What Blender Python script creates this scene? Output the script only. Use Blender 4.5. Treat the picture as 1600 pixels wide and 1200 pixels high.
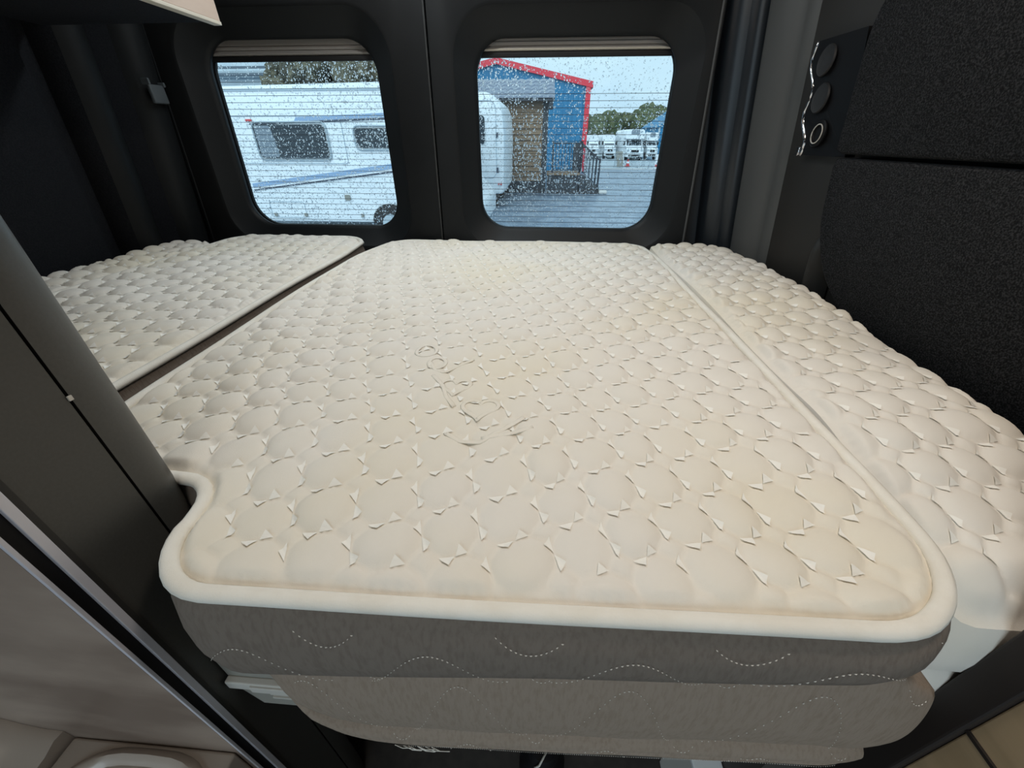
import bpy, bmesh, math, random
import numpy as np
from mathutils import Vector, Matrix, noise
from mathutils.geometry import delaunay_2d_cdt

for o in list(bpy.data.objects): bpy.data.objects.remove(o)
S = bpy.context.scene
COL = S.collection
R = math.radians
random.seed(7)

# ------------------------------------------------------------------ camera
cam = bpy.data.cameras.new('camera'); camo = bpy.data.objects.new('camera', cam); COL.objects.link(camo)
cam.sensor_width = 36; cam.lens = 36 * 601 / 1600; cam.clip_start = .01; cam.clip_end = 500
camo.location = (0, 0, 1.25); camo.rotation_euler = (R(90 - 32.6), 0, R(4))
S.camera = camo
# ------------------------------------------------------------------ sky, soft daylight, exposure
W = bpy.data.worlds.new('overcast_sky'); S.world = W; W.use_nodes = True
nt = W.node_tree; nt.nodes.clear()
out = nt.nodes.new('ShaderNodeOutputWorld'); bg = nt.nodes.new('ShaderNodeBackground')
tc = nt.nodes.new('ShaderNodeTexCoord'); nz = nt.nodes.new('ShaderNodeTexNoise'); rp = nt.nodes.new('ShaderNodeValToRGB')
mp = nt.nodes.new('ShaderNodeMapping'); mp.inputs['Scale'].default_value = (1, 1, 3.5)
nz.inputs['Scale'].default_value = 2.2; nz.inputs['Detail'].default_value = 5
rp.color_ramp.elements[0].position = .35; rp.color_ramp.elements[0].color = (.54, .75, .90, 1)
rp.color_ramp.elements[1].position = .68; rp.color_ramp.elements[1].color = (.69, .89, .98, 1)
nt.links.new(tc.outputs['Generated'], mp.inputs[0]); nt.links.new(mp.outputs[0], nz.inputs['Vector'])
nt.links.new(nz.outputs[0], rp.inputs[0]); nt.links.new(rp.outputs[0], bg.inputs[0]); nt.links.new(bg.outputs[0], out.inputs[0])
bg.inputs[1].default_value = 1.14
sl = bpy.data.lights.new('veiled_sun', 'SUN'); slo = bpy.data.objects.new('veiled_sun', sl); COL.objects.link(slo)
sl.energy = 2.1; sl.angle = R(60); sl.color = (.80, .93, 1.0); slo.rotation_euler = (R(52), 0, R(-25)); slo.location = (0, -5, 8)
vs = S.view_settings
vs.view_transform = 'Standard'; vs.look = 'None'; vs.gamma = 1; vs.use_curve_mapping = False; vs.exposure = 0.0

# ------------------------------------------------------------------ helpers
def mat(name, col, rough=.6, metal=0, spec=.5, col2=None, nscale=8, ndetail=4, bump=0, bscale=200, bdist=.002, contrast=(.4, .62), stretch=(1, 1, 1), coat=0, wave=None):
    m = bpy.data.materials.new(name); m.use_nodes = True
    n = m.node_tree.nodes; L = m.node_tree.links; b = n['Principled BSDF']
    b.inputs['Base Color'].default_value = (*col, 1); b.inputs['Roughness'].default_value = rough
    b.inputs['Metallic'].default_value = metal; b.inputs['Specular IOR Level'].default_value = spec
    b.inputs['Coat Weight'].default_value = coat
    t = n.new('ShaderNodeTexCoord'); mpg = n.new('ShaderNodeMapping'); mpg.inputs['Scale'].default_value = stretch
    L.new(t.outputs['Object'], mpg.inputs[0])
    if col2:
        a = n.new('ShaderNodeTexNoise'); a.inputs['Scale'].default_value = nscale; a.inputs['Detail'].default_value = ndetail
        r_ = n.new('ShaderNodeValToRGB'); e = r_.color_ramp.elements
        e[0].position, e[1].position = contrast; e[0].color = (*col, 1); e[1].color = (*col2, 1)
        L.new(mpg.outputs[0], a.inputs['Vector']); L.new(a.outputs[0], r_.inputs[0]); L.new(r_.outputs[0], b.inputs['Base Color'])
    if bump:
        c = n.new('ShaderNodeTexNoise'); c.inputs['Scale'].default_value = bscale; c.inputs['Detail'].default_value = 3
        d = n.new('ShaderNodeBump'); d.inputs['Strength'].default_value = bump; d.inputs['Distance'].default_value = bdist
        L.new(mpg.outputs[0], c.inputs['Vector']); L.new(c.outputs[0], d.inputs['Height']); L.new(d.outputs[0], b.inputs['Normal'])
    return m

M = {}
M['quilt'] = mat('quilted_cream_fabric', (.80, .755, .685), .85, spec=.2, col2=(.79, .72, .58), nscale=3.2, ndetail=5, bump=.25, bscale=900, bdist=.0006, contrast=(.45, .75))
M['tie'] = mat('white_stitch_thread', (.90, .875, .81), .7, spec=.25, bump=.5, bscale=700, bdist=.0006, stretch=(.2, 1, 1))
M['tape'] = mat('cream_edge_tape', (.82, .79, .72), .8, spec=.2, col2=(.78, .74, .66), nscale=30, bump=.4, bscale=600, bdist=.0006)
M['side'] = mat('grey_border_fabric', (.165, .135, .112), .9, spec=.15, col2=(.195, .162, .136), nscale=260, bump=.6, bscale=500, bdist=.0012, stretch=(1, 1, .22), contrast=(.33, .55))
M['side2'] = mat('warm_grey_cushion_fabric', (.255, .200, .155), .9, spec=.15, col2=(.295, .235, .188), nscale=260, bump=.6, bscale=500, bdist=.0012, stretch=(1, 1, .18), contrast=(.33, .55))
M['thread'] = mat('pale_thread', (.66, .62, .56), .7)
M['tanthread'] = mat('tan_seam_thread', (.55, .48, .37), .8)
M['doorpl'] = mat('charcoal_door_plastic', (.0062, .0068, .0073), .55, spec=.25, col2=(.0075, .0081, .0087), nscale=14, bump=.2, bscale=900, bdist=.0005)
M['recess'] = mat('charcoal_moulded_surround', (.009, .0105, .0118), .5, spec=.3, bump=.15, bscale=900, bdist=.0005)
M['seal'] = mat('black_rubber_seal', (.008, .008, .009), .6)
M['jamb'] = mat('black_gloss_jamb', (.015, .019, .024), .3, bump=.05, bscale=60)
M['greytrim'] = mat('mid_grey_pillar_plastic', (.072, .075, .075), .5, bump=.15, bscale=900, bdist=.0005)
M['darktrim'] = mat('dark_grey_trim_plastic', (.018, .017, .0155), .6, bump=.15, bscale=700, bdist=.0005)
M['carpet'] = mat('charcoal_lining_carpet', (.010, .0105, .0115), .95, spec=.1, col2=(.050, .051, .054), nscale=420, ndetail=2, contrast=(.42, .72), bump=1.0, bscale=480, bdist=.003)
M['carpetL'] = mat('black_lining_carpet', (.010, .011, .014), .95, spec=.15, col2=(.016, .017, .02), nscale=300, bump=.6, bscale=420, bdist=.002)
M['post'] = mat('graphite_laminate_post', (.043, .042, .038), .42, bump=.08, bscale=1200, bdist=.0004, col2=(.048, .047, .043), nscale=400)
M['alu'] = mat('satin_aluminium', (.62, .62, .68), .45, metal=.2)
M['marble'] = mat('beige_marble_laminate', (.32, .25, .205), .4, col2=(.17, .125, .10), nscale=5.5, ndetail=8, contrast=(.38, .66), stretch=(1, 1, 2.2))
M['basin'] = mat('cream_moulded_plastic', (.42, .36, .31), .3, coat=.2)
M['chrome'] = mat('chrome', (.8, .8, .82), .12, metal=1)
M['black'] = mat('black_plastic', (.006, .006, .007), .5, spec=.15)
M['blackm'] = mat('black_matt_plastic', (.013, .013, .014), .6)
M['greypl'] = mat('pale_grey_plastic', (.27, .26, .23), .55, spec=.3)
M['greypl2'] = mat('light_grey_plastic', (.52, .50, .46), .5, spec=.3)
M['greypl3'] = mat('dull_grey_catch_plastic', (.10, .115, .125), .5)
M['locker'] = mat('beige_locker_laminate', (.52, .40, .32), .5, col2=(.56, .44, .36), nscale=6, stretch=(1, 1, 6))
M['blind'] = mat('grey_pleated_blind_cassette', (.30, .28, .26), .6)
M['blind2'] = mat('cream_blind_rail', (.60, .55, .46), .5)
M['wire'] = mat('heating_wire', (.03, .03, .035), .6)
M['wood'] = mat('tan_wood_laminate', (.56, .40, .24), .4, col2=(.46, .33, .195), nscale=5, stretch=(1, .3, 6), ndetail=6)
M['barm'] = mat('dark_brown_edge_trim', (.022, .016, .014), .6)
M['floor'] = mat('dark_vinyl_floor', (.025, .022, .02), .6, col2=(.035, .03, .027), nscale=40)
M['ceil'] = mat('grey_headliner', (.32, .31, .30), .9, bump=.3, bscale=500)
M['board'] = mat('dark_plywood', (.05, .045, .04), .7)
M['white'] = mat('white_bodywork', (.82, .85, .87), .3, col2=(.78, .82, .85), nscale=2)
M['cwin'] = mat('dark_tinted_window', (.035, .045, .055), .15)
M['cwin2'] = mat('pale_curtain_window', (.20, .24, .28), .25)
M['stripe'] = mat('blue_grey_decal', (.28, .40, .58), .4)
M['dstripe'] = mat('dark_decal', (.05, .06, .09), .5)
M['seam'] = mat('grey_body_seam', (.42, .5, .56), .5)
M['tyre'] = mat('tyre_rubber', (.02, .02, .022), .8)
M['red'] = mat('red_trim_metal', (.72, .028, .05), .45)
M['redlamp'] = mat('red_marker_lens', (.6, .06, .06), .3)
M['blue'] = mat('blue_cladding', (.009, .155, .31), .5, col2=(.012, .18, .35), nscale=1.2)
M['plank'] = mat('brown_timber_board', (.26, .165, .095), .7, col2=(.19, .12, .07), nscale=3, stretch=(1, 1, 8), ndetail=6)
M['dtimber'] = mat('dark_stained_timber', (.035, .038, .045), .7, col2=(.05, .05, .055), nscale=6)
M['tile'] = mat('slate_grey_tile', (.17, .20, .26), .45, col2=(.23, .26, .32), nscale=5)
M['iron'] = mat('black_iron_railing', (.02, .024, .035), .5)
M['asph'] = mat('wet_asphalt', (.145, .20, .27), .38, col2=(.27, .335, .41), nscale=2.5, ndetail=8, bump=.5, bscale=30, bdist=.01)
M['conc'] = mat('wet_pale_concrete', (.36, .43, .48), .3, col2=(.46, .53, .57), nscale=.5, ndetail=6)
M['leaf'] = mat('autumn_green_foliage', (.07, .095, .045), .8, col2=(.17, .18, .085), nscale=1.6, ndetail=8, bump=1, bscale=5, bdist=.4)
M['leaf2'] = mat('brown_bare_foliage', (.085, .08, .06), .9, col2=(.20, .18, .12), nscale=1.8, ndetail=8, bump=1, bscale=5, bdist=.4)
M['bark'] = mat('bark', (.06, .05, .04), .9)
M['greyb'] = mat('pale_grey_cladding', (.45, .52, .56), .6, col2=(.38, .45, .5), nscale=1)
M['droof'] = mat('dark_roof_sheet', (.10, .13, .16), .5)
M['stone'] = mat('pale_stone', (.6, .58, .55), .7)
M['lampglow'] = mat('lamp_diffuser', (.9, .85, .75), .5)
_b = M['lampglow'].node_tree.nodes['Principled BSDF']; _b.inputs['Emission Color'].default_value = (1, .86, .7, 1); _b.inputs['Emission Strength'].default_value = 3
# glass pane: thin clear sheet with faint reflection
def glassmat():
    m = bpy.data.materials.new('clear_window_glass'); m.use_nodes = True; n = m.node_tree.nodes; L = m.node_tree.links
    n.remove(n['Principled BSDF']); o = n['Material Output']
    t = n.new('ShaderNodeBsdfTransparent'); t.inputs[0].default_value = (.93, .97, .98, 1)
    g = n.new('ShaderNodeBsdfGlossy'); g.inputs['Roughness'].default_value = .03
    f = n.new('ShaderNodeFresnel'); f.inputs[0].default_value = 1.3; x = n.new('ShaderNodeMixShader')
    L.new(f.outputs[0], x.inputs[0]); L.new(t.outputs[0], x.inputs[1]); L.new(g.outputs[0], x.inputs[2]); L.new(x.outputs[0], o.inputs[0])
    return m
M['glass'] = glassmat()
def watermat():
    m = bpy.data.materials.new('rain_water'); m.use_nodes = True; n = m.node_tree.nodes; L = m.node_tree.links
    n.remove(n['Principled BSDF']); o = n['Material Output']
    g = n.new('ShaderNodeBsdfGlass'); g.inputs['IOR'].default_value = 1.33; g.inputs['Roughness'].default_value = 0.0
    L.new(g.outputs[0], o.inputs[0]); return m
M['water'] = watermat()

def obj(name, verts, faces, m, parent=None, smooth=False, auto=None):
    me = bpy.data.meshes.new(name); me.from_pydata([tuple(v) for v in verts], [], [tuple(f) for f in faces])
    if isinstance(m, str): m = M[m]
    me.materials.append(m); me.validate(); me.update()
    if smooth: me.polygons.foreach_set('use_smooth', [True] * len(me.polygons))
    if auto: me.set_sharp_from_angle(angle=R(auto))
    o = bpy.data.objects.new(name, me); COL.objects.link(o)
    if parent: o.parent = parent
    return o
def empty(name, loc=(0, 0, 0)):
    o = bpy.data.objects.new(name, None); COL.objects.link(o); o.location = loc; o.empty_display_size = .05
    return o
def adopt(o, p):            # parent keeping world placement
    o.parent = p; o.matrix_parent_inverse = Matrix.Translation(-p.location) if p.type == 'EMPTY' else Matrix()
    return o
def tag(o, label, cat=None, group=None, kind=None):
    if label: o['label'] = label
    if cat: o['category'] = cat
    if group: o['group'] = group
    if kind: o['kind'] = kind
    return o
class G:                    # geometry collector for one part
    def __init__(s): s.v = []; s.f = []
    def add(s, v, f):
        k = len(s.v); s.v += [tuple(x) for x in v]; s.f += [tuple(i + k for i in q) for q in f]; return s
    def box(s, lo, hi, b=0):
        x0, y0, z0 = lo; x1, y1, z1 = hi
        if not b:
            return s.add([(x0,y0,z0),(x1,y0,z0),(x1,y1,z0),(x0,y1,z0),(x0,y0,z1),(x1,y0,z1),(x1,y1,z1),(x0,y1,z1)],
                         [(0,3,2,1),(4,5,6,7),(0,1,5,4),(1,2,6,5),(2,3,7,6),(3,0,4,7)])
        bm = bmesh.new(); bmesh.ops.create_cube(bm, size=1)
        for v in bm.verts: v.co = ((x0+x1)/2 + v.co.x*(x1-x0), (y0+y1)/2 + v.co.y*(y1-y0), (z0+z1)/2 + v.co.z*(z1-z0))
        bmesh.ops.bevel(bm, geom=bm.edges[:], offset=b, segments=3, affect='EDGES', profile=.5)
        return s.bm(bm)
    def bm(s, bm):
        bm.verts.index_update(); s.add([v.co[:] for v in bm.verts], [[v.index for v in f.verts] for f in bm.faces]); bm.free(); return s
    def loft(s, loops, closed=True, cap0=False, cap1=False, ring=False):
        n = len(loops[0]); v = [p for l in loops for p in l]; f = []
        K = len(loops)
        for i in range(K if ring else K - 1):
            for j in range(n if closed else n - 1):
                a = i*n + j; b = i*n + (j+1) % n; i2 = (i+1) % K
                f.append((a, b, i2*n + (j+1) % n, i2*n + j))
        if cap0: f.append(tuple(range(n))[::-1])
        if cap1: f.append(tuple((K-1)*n + j for j in range(n)))
        return s.add(v, f)
    def tube(s, path, r, n=8, closed=False, rz=None, caps=True):
        P = [Vector(p) for p in path]; K = len(P); loops = []
        up = Vector((0, 0, 1))
        for i in range(K):
            a = P[(i-1) % K] if closed or i else P[i]; b = P[(i+1) % K] if closed or i < K-1 else P[i]
            t = (b - a).normalized(); q = up if abs(t.z) < .95 else Vector((1, 0, 0))
            sx = t.cross(q).normalized(); sz = sx.cross(t).normalized()
            rr = r[i] if isinstance(r, (list, tuple)) else r; r2 = rz if rz else rr
            loops.append([P[i] + sx*(rr*math.cos(2*math.pi*k/n)) + sz*(r2*math.sin(2*math.pi*k/n)) for k in range(n)])
        return s.loft(loops, True, caps and not closed, caps and not closed, ring=closed)
    def prism(s, pts, axis, a, b):  # polygon pts (2-D) extruded along an axis
        def P(p, t): return (t, p[0], p[1]) if axis == 'x' else ((p[0], t, p[1]) if axis == 'y' else (p[0], p[1], t))
        n = len(pts); v = [P(p, a) for p in pts] + [P(p, b) for p in pts]
        f = [tuple(range(n))[::-1], tuple(range(n, 2*n))] + [(i, (i+1) % n, n + (i+1) % n, n + i) for i in range(n)]
        return s.add(v, f)
    def lathe(s, c, prof, axis='z', n=24):  # prof: (radius, along)
        loops = []
        for r_, t in prof:
            l = []
            for k in range(n):
                a = 2*math.pi*k/n; x, y = r_*math.cos(a), r_*math.sin(a)
                l.append((c[0]+x, c[1]+y, c[2]+t) if axis == 'z' else ((c[0]+x, c[1]+t, c[2]+y) if axis == 'y' else (c[0]+t, c[1]+x, c[2]+y)))
            loops.append(l)
        return s.loft(loops, True, True, True)
    def build(s, name, m, parent=None, smooth=False, auto=None, fix=True):
        o = obj(name, s.v, s.f, m, None, smooth, auto)
        if fix:
            bm = bmesh.new(); bm.from_mesh(o.data); bmesh.ops.recalc_face_normals(bm, faces=bm.faces[:]); bm.to_mesh(o.data); bm.free()
        if parent: adopt(o, parent)
        return o

def rquad(c, r, n=8):       # polygon with rounded corners; r one radius or a list
    out_ = []; K = len(c)
    for i in range(K):
        p = Vector(c[i]); a = Vector(c[i-1]); b = Vector(c[(i+1) % K]); rr = r[i] if isinstance(r, (list, tuple)) else r
        p0 = p + (a-p).normalized()*rr; p1 = p + (b-p).normalized()*rr
        for k in range(n+1):
            t = k/n; w = .72  # near-circular blend
            q = (p0*(1-t)**2 + p*2*w*t*(1-t) + p1*t**2) / ((1-t)**2 + 2*w*t*(1-t) + t**2)
            out_.append(tuple(q))
    return out_
def resample(poly, step, closed=True):
    P = [Vector(p) for p in poly]; 
    if closed: P.append(P[0].copy())
    d = [0]
    for i in range(1, len(P)): d.append(d[-1] + (P[i]-P[i-1]).length)
    n = max(4, int(d[-1]/step)); res = []; j = 0
    for k in range(n if closed else n+1):
        s_ = d[-1]*k/n
        while j < len(P)-2 and d[j+1] < s_: j += 1
        t = (s_-d[j])/max(1e-9, d[j+1]-d[j]); res.append(P[j].lerp(P[j+1], t))
    return res

# ================================================================== VAN SHELL
LEAN_R = -.13; LEAN_L = .11
def struct(o, label=None): o['kind'] = 'structure'; 
def setting(o, label): o['kind'] = 'structure'; o['label'] = label; return o
setting(G().box((-1.45, -1.7, -.06), (.85, 1.6, 0)).build('floor', 'floor'), 'dark vinyl floor of the van')
RL = (-.62, -.12, .45, .93)     # unseen rooflight opening, added to bring more daylight onto the bed
g = G(); g.box((-1.25, -1.7, 1.98), (.72, RL[2], 2.04)); g.box((-1.25, RL[3], 1.98), (.72, 1.6, 2.04)); g.box((-1.25, RL[2], 1.98), (RL[0], RL[3], 2.04)); g.box((RL[1], RL[2], 1.98), (.72, RL[3], 2.04))
setting(g.build('ceiling', 'ceil'), 'grey lined ceiling of the van')
rl = empty('added_rooflight', ((RL[0]+RL[1])/2, (RL[2]+RL[3])/2, 1.98)); setting(rl, 'added clear rooflight, out of view, letting daylight onto the bed')
g = G(); a_ = rquad([(RL[0], RL[2]), (RL[1], RL[2]), (RL[1], RL[3]), (RL[0], RL[3])], .03); b_ = rquad([(RL[0]-.04, RL[2]-.04), (RL[1]+.04, RL[2]-.04), (RL[1]+.04, RL[3]+.04), (RL[0]-.04, RL[3]+.04)], .05)
g.loft([[(x, y, 2.06) for x, y in a_], [(x, y, 1.968) for x, y in a_], [(x, y, 1.968) for x, y in b_], [(x, y, 1.979) for x, y in b_]]); g.build('frame', 'white', rl, smooth=True, auto=40)
G().box((RL[0]-.03, RL[2]-.03, 2.062), (RL[1]+.03, RL[3]+.03, 2.068)).build('acrylic_pane', 'glass', rl)

def section(name, prof, lean, m, z0, z1, parent=None, nz_=10, auto=40):
    loops = []
    for k in range(nz_+1):
        z = z0 + (z1-z0)*k/nz_
        loops.append([(x + lean*(z-1.25), y, z) for x, y in prof])
    return G().loft(loops, closed=False).build(name, m, parent, smooth=True, auto=auto, fix=False)
def arc(p, q, bulge, n=6):   # bulged polyline between two plan points
    p = Vector(p); q = Vector(q); d = q-p; nrm = Vector((-d.y, d.x)).normalized()
    return [tuple(p + d*(k/n) + nrm*(bulge*math.sin(math.pi*k/n))) for k in range(n+1)]

# left side wall
wl = empty('wall_left', (-1.26, 0, 0)); setting(wl, 'black carpeted left side of the van with moulded ribs')
section('side_lining', [(-1.218, -1.7), (-1.218, .6)] + arc((-1.218, .6), (-1.225, 1.07), -.01), LEAN_L, 'carpetL', 0, 1.98, wl)
section('lining_edge', arc((-1.225, 1.07), (-1.262, 1.135), .012) + arc((-1.262, 1.135), (-1.215, 1.16), -.004, 4), LEAN_L, 'carpetL', 0, 1.98, wl)
section('pillar_rib', arc((-1.215, 1.16), (-1.205, 1.235), -.012, 8) + arc((-1.205, 1.235), (-1.265, 1.26), -.006, 5)[1:], LEAN_L, 'doorpl', 0, 1.98, wl)
section('pillar_channel', arc((-1.265, 1.26), (-1.235, 1.335), -.004, 5), LEAN_L, 'carpetL', 0, 1.98, wl)
section('pillar_trim', arc((-1.235, 1.335), (-1.195, 1.40), -.010, 8) + [(-1.20, 1.425), (-1.215, 1.432), (-1.22, 1.47)], LEAN_L, 'recess', 0, 1.98, wl)
# right side wall
wr = empty('wall_right', (.66, 0, 0)); setting(wr, 'charcoal carpeted right side of the van with grey pillar')
section('side_panel', [(.675, -1.7), (.675, .9)] + arc((.675, .9), (.640, 1.225), .008, 8), LEAN_R, 'darktrim', 0, 1.98, wr)
section('pillar_trim', arc((.640, 1.225), (.628, 1.265), .003, 5)[:-1] + arc((.628, 1.265), (.588, 1.355), .006, 8) + arc((.588, 1.355), (.598, 1.385), -.006, 5)[1:], LEAN_R, 'greytrim', 0, 1.98, wr)
section('door_jamb', arc((.598, 1.385), (.56, 1.405), .008, 5) + arc((.56, 1.405), (.516, 1.43), .006, 6)[1:] + [(.51, 1.47)], LEAN_R, 'jamb', 0, 1.98, wr)
def wall_pad(name, poly, x, thick, m, parent):      # padded slab hugging the right wall; poly in (y,z)
    P = resample(poly, .02); n = len(P)
    c = sum(P, Vector((0, 0)))/n; loops = []
    for ins, t in ((0, 0), (0, .7), (.0012, .86), (.004, .96), (.008, 1.0)):
        l = []
        for i in range(n):
            tg = (P[(i+1) % n]-P[i-1]).normalized(); nr = Vector((tg.y, -tg.x))
            if nr.dot(P[i]-c) < 0: nr = -nr
            q = P[i] - nr*ins
            l.append((x + LEAN_R*(q.y-1.25) - thick*t, q.x, q.y))
        loops.append(l)
    g = G().loft(loops, True, False, True)
    return g.build(name, m, parent, smooth=True, auto=50)
up = rquad([(-1.5, 1.221), (1.0, 1.221), (.995, 1.50), (-1.5, 1.50)], [.01, .012, .10, .01])
lp = rquad([(-1.5, .90), (.80, .90), (.985, 1.02), (.998, 1.215), (-1.5, 1.215)], [.01, .06, .10, .012, .01])
tag(wall_pad('carpet_panel', up, .655, .042, 'carpet', wr), 'upper charcoal carpet panel with rounded corner')
tag(wall_pad('carpet_panel', lp, .655, .042, 'carpet', wr), 'lower charcoal carpet panel beside the bed')
g = G(); 
g.loft([[(.66 + LEAN_R*(z-1.25) - .035*math.sin(math.pi*k/8)*s_, .965 + .075*k/8, z) for k in range(9)] for z, s_ in ((.9, 1), (.98, 1), (1.015, .97), (1.04, .8), (1.052, .45), (1.056, 0))], closed=False)
tag(g.build('trim_boss', 'darktrim', wr, smooth=True), 'rounded dark plastic boss at the foot of the carpet panel')

# rear doors -------------------------------------------------------
YD = 1.415
def door(name, corners, win, label):
    e = empty(name, ((corners[0][0]+corners[1][0])/2, YD, .3)); setting(e, label)
    def at(loop, y): return [(x, y, z) for x, z in loop]
    cx = sum(c[0] for c in win)/4; cz = sum(c[1] for c in win)/4
    def grow(d): return [(x + math.copysign(d, x-cx), z + math.copysign(d, z-cz)) for x, z in win]
    N = 10
    o_ = rquad(corners, .012, N); o2 = rquad([(x + math.copysign(-.012, x-cx), z + math.copysign(-.012, z-cz)) for x, z in corners], .012, N)
    a = rquad(grow(.070), .125, N); a2 = rquad(grow(.062), .12, N)
    g = G().loft([at(o_, YD+.05), at(o_, YD+.012), at(o2, YD), at(a, YD), at(a2, YD+.004)])
    p = g.build('door_panel', 'doorpl', e, smooth=True, auto=35)
    b = rquad(grow(.012), .095, N); c = rquad(grow(.002), .088, N)
    g = G().loft([at(a2, YD+.004), at(rquad(grow(.05), .115, N), YD+.016), at(b, YD+.040), at(c, YD+.046), at(rquad(win, .086, N), YD+.052), at(rquad(grow(.004), .088, N), YD+.066)])
    g.build('window_surround', 'recess', e, smooth=True, auto=50)
    return e, grow
W1 = [(-1.060, .980), (-.512, .980), (-.514, 1.497), (-1.040, 1.497)]
W2 = [(-.204, .980), (.374, .980), (.374, 1.492), (-.208, 1.492)]
d1, g1 = door('door_1', [(-1.245, .45), (-.366, .45), (-.352, 1.97), (-1.135, 1.97)], W1, 'left rear van door with charcoal plastic lining')
d2, g2 = door('door_2', [(-.334, .45), (.515, .45), (.425, 1.97), (-.318, 1.97)], W2, 'right rear van door with charcoal plastic lining')
# centre seal between the doors and weatherstrips
tr = empty('trim_1', (-.345, YD, .45)); setting(tr, 'rubber seal and grey bead between the rear doors')
G().box((-.40, YD+.05, .45), (-.28, YD+.075, 1.97)).build('seal_backing', 'seal', tr)
G().tube([(-.357, YD+.008, .45), (-.343, YD+.008, 1.97)], .006, 10).build('bead', 'greytrim', tr, smooth=True, auto=50)
G().tube([(-.341, YD+.02, .45), (-.326, YD+.02, 1.97)], .008, 10).build('seal', 'seal', tr, smooth=True, auto=50)
t2 = setting(G().tube([(.519, YD+.004, .45), (.431, YD+.004, 1.97)], .0055, 10).build('trim_2', 'greytrim', smooth=True, auto=50), 'thin grey bead along the right edge of the rear door')
t3 = setting(G().tube([(-1.248, YD+.004, .45), (-1.138, YD+.004, 1.97)], .006, 10).build('trim_3', 'recess', smooth=True, auto=50), 'thin dark bead along the left edge of the rear door')
# body metal behind the door edges, sill and lintel
setting(G().box((-1.5, 1.48, -.05), (-1.125, 1.55, 2.0)).build('trim_4', 'seal'), 'black body corner outside the left rear door')
setting(G().box((.41, 1.48, -.05), (.80, 1.55, 2.0)).build('trim_5', 'seal'), 'black body corner outside the right rear door')
setting(G().box((-1.3, 1.40, -.05), (.6, 1.55, .45)).build('trim_6', 'seal'), 'black sill under the rear doors')

# windows ------------------------------------------------------------
YG = YD + .086
def window(name, win, grow, label, seed, wires, blindz, n_drop):
    rnd = random.Random(seed)
    e = empty(name, ((win[0][0]+win[1][0])/2, YG, win[0][1])); setting(e, label)
    ol = rquad(grow(.03), .10, 10)
    G().prism(ol, 'y', YG, YG+.004).build('glass_pane', 'glass', e)
    il = rquad(grow(.004), .09, 10)
    g = G().loft([[(x, YG-.010, z) for x, z in il], [(x, YG, z) for x, z in il], [(x, YG, z) for x, z in ol], [(x, YG-.010, z) for x, z in ol]], ring=True)
    g.build('rubber_seal', 'seal', e, smooth=True, auto=40)
    # heating wires
    x0, x1, z0, z1 = min(win[0][0], win[3][0]), max(win[1][0], win[2][0]), win[0][1], win[2][1]
    g = G()
    z = z0 + .012
    while z < z0 + (z1-z0)*wires:
        g.box((x0-.004, YG-.0012, z-.0006), (x1+.004, YG-.0002, z+.0006)); z += .0178
    tag(g.build('heating_wires', 'wire', e), 'fine dark horizontal heating wires on the glass')
    # blind cassette at the top of the window
    zb = blindz; yb = YD + .068
    pr = [(yb+.014, z1+.03), (yb, z1+.03), (yb, zb+.026), (yb+.003, zb+.024), (yb, zb+.022), (yb, zb+.015), (yb+.004, zb+.013), (yb, zb+.010), (yb, zb+.002), (yb+.014, zb)]
    bl = G().prism(pr, 'x', x0-.02, x1+.02).build('blind', 'blind', e)
    r_ = G().tube([(x0-.015, yb-.0005, zb+.005), (x1+.015, yb-.0005, zb+.005)], .0030, 8).build('blind_rail', 'blind2' if seed == 2 else 'blind', None, smooth=True, auto=50); r_.parent = bl
    s_ = G().box((x0-.02, yb+.002, zb-.013), (x1+.02, yb+.012, zb+.001), .002).build('blind_hem', 'seal', None, smooth=True, auto=40); s_.parent = bl
    # raindrops on the outer face
    vs_, fs_ = [], []
    for i in range(n_drop):
        x = rnd.uniform(x0-.01, x1+.01); zz = rnd.uniform(z0-.01, zb+.01)
        dens = .55 + .8*noise.noise(Vector((x*4+seed*7, zz*4, 1)))
        if seed == 2: dens += .5*(.15-x) - .25*max(0, zz-1.2)*4*(x > 0)
        else: dens += .5*(zz-1.2)
        if rnd.random() > dens + .25: continue
        r_ = .0006 + .0018*rnd.random()**1.8; st = 1 + (rnd.random() < .25)*rnd.random()*1.6; hgt = r_*rnd.uniform(.45, .7)
        k = len(vs_); n = 8; ph = rnd.random()*6
        for rr, hh in ((1, 0), (.86, .5), (.5, .86)):
            for j in range(n):
                a = 2*math.pi*j/n + ph
                vs_.append((x + r_*rr*math.cos(a)*(1+.15*math.sin(2*a+ph)), YG+.0042+hgt*hh, zz + r_*rr*st*math.sin(a)))
        vs_.append((x, YG+.0042+hgt, zz))
        for q in range(2):
            for j in range(n):
                fs_.append((k+q*n+j, k+q*n+(j+1) % n, k+(q+1)*n+(j+1) % n, k+(q+1)*n+j))
        for j in range(n): fs_.append((k+2*n+j, k+2*n+(j+1) % n, k+3*n))
    d = obj('raindrops', vs_, fs_, 'water', None, smooth=True)
    bm = bmesh.new(); bm.from_mesh(d.data)
    for f in bm.faces:
        if f.normal.y < 0: f.normal_flip()
    bm.to_mesh(d.data); bm.free(); d.data.polygons.foreach_set('use_smooth', [True]*len(d.data.polygons))
    adopt(d, e); tag(d, 'raindrops clinging to the outside of the glass', kind='stuff')
    return e
window('window_1', W1, g1, 'left rear window, wet, showing a white caravan', 1, .83, 1.462, 10500)
window('window_2', W2, g2, 'right rear window, wet, showing a blue shed', 2, .78, 1.465, 11000)

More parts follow.
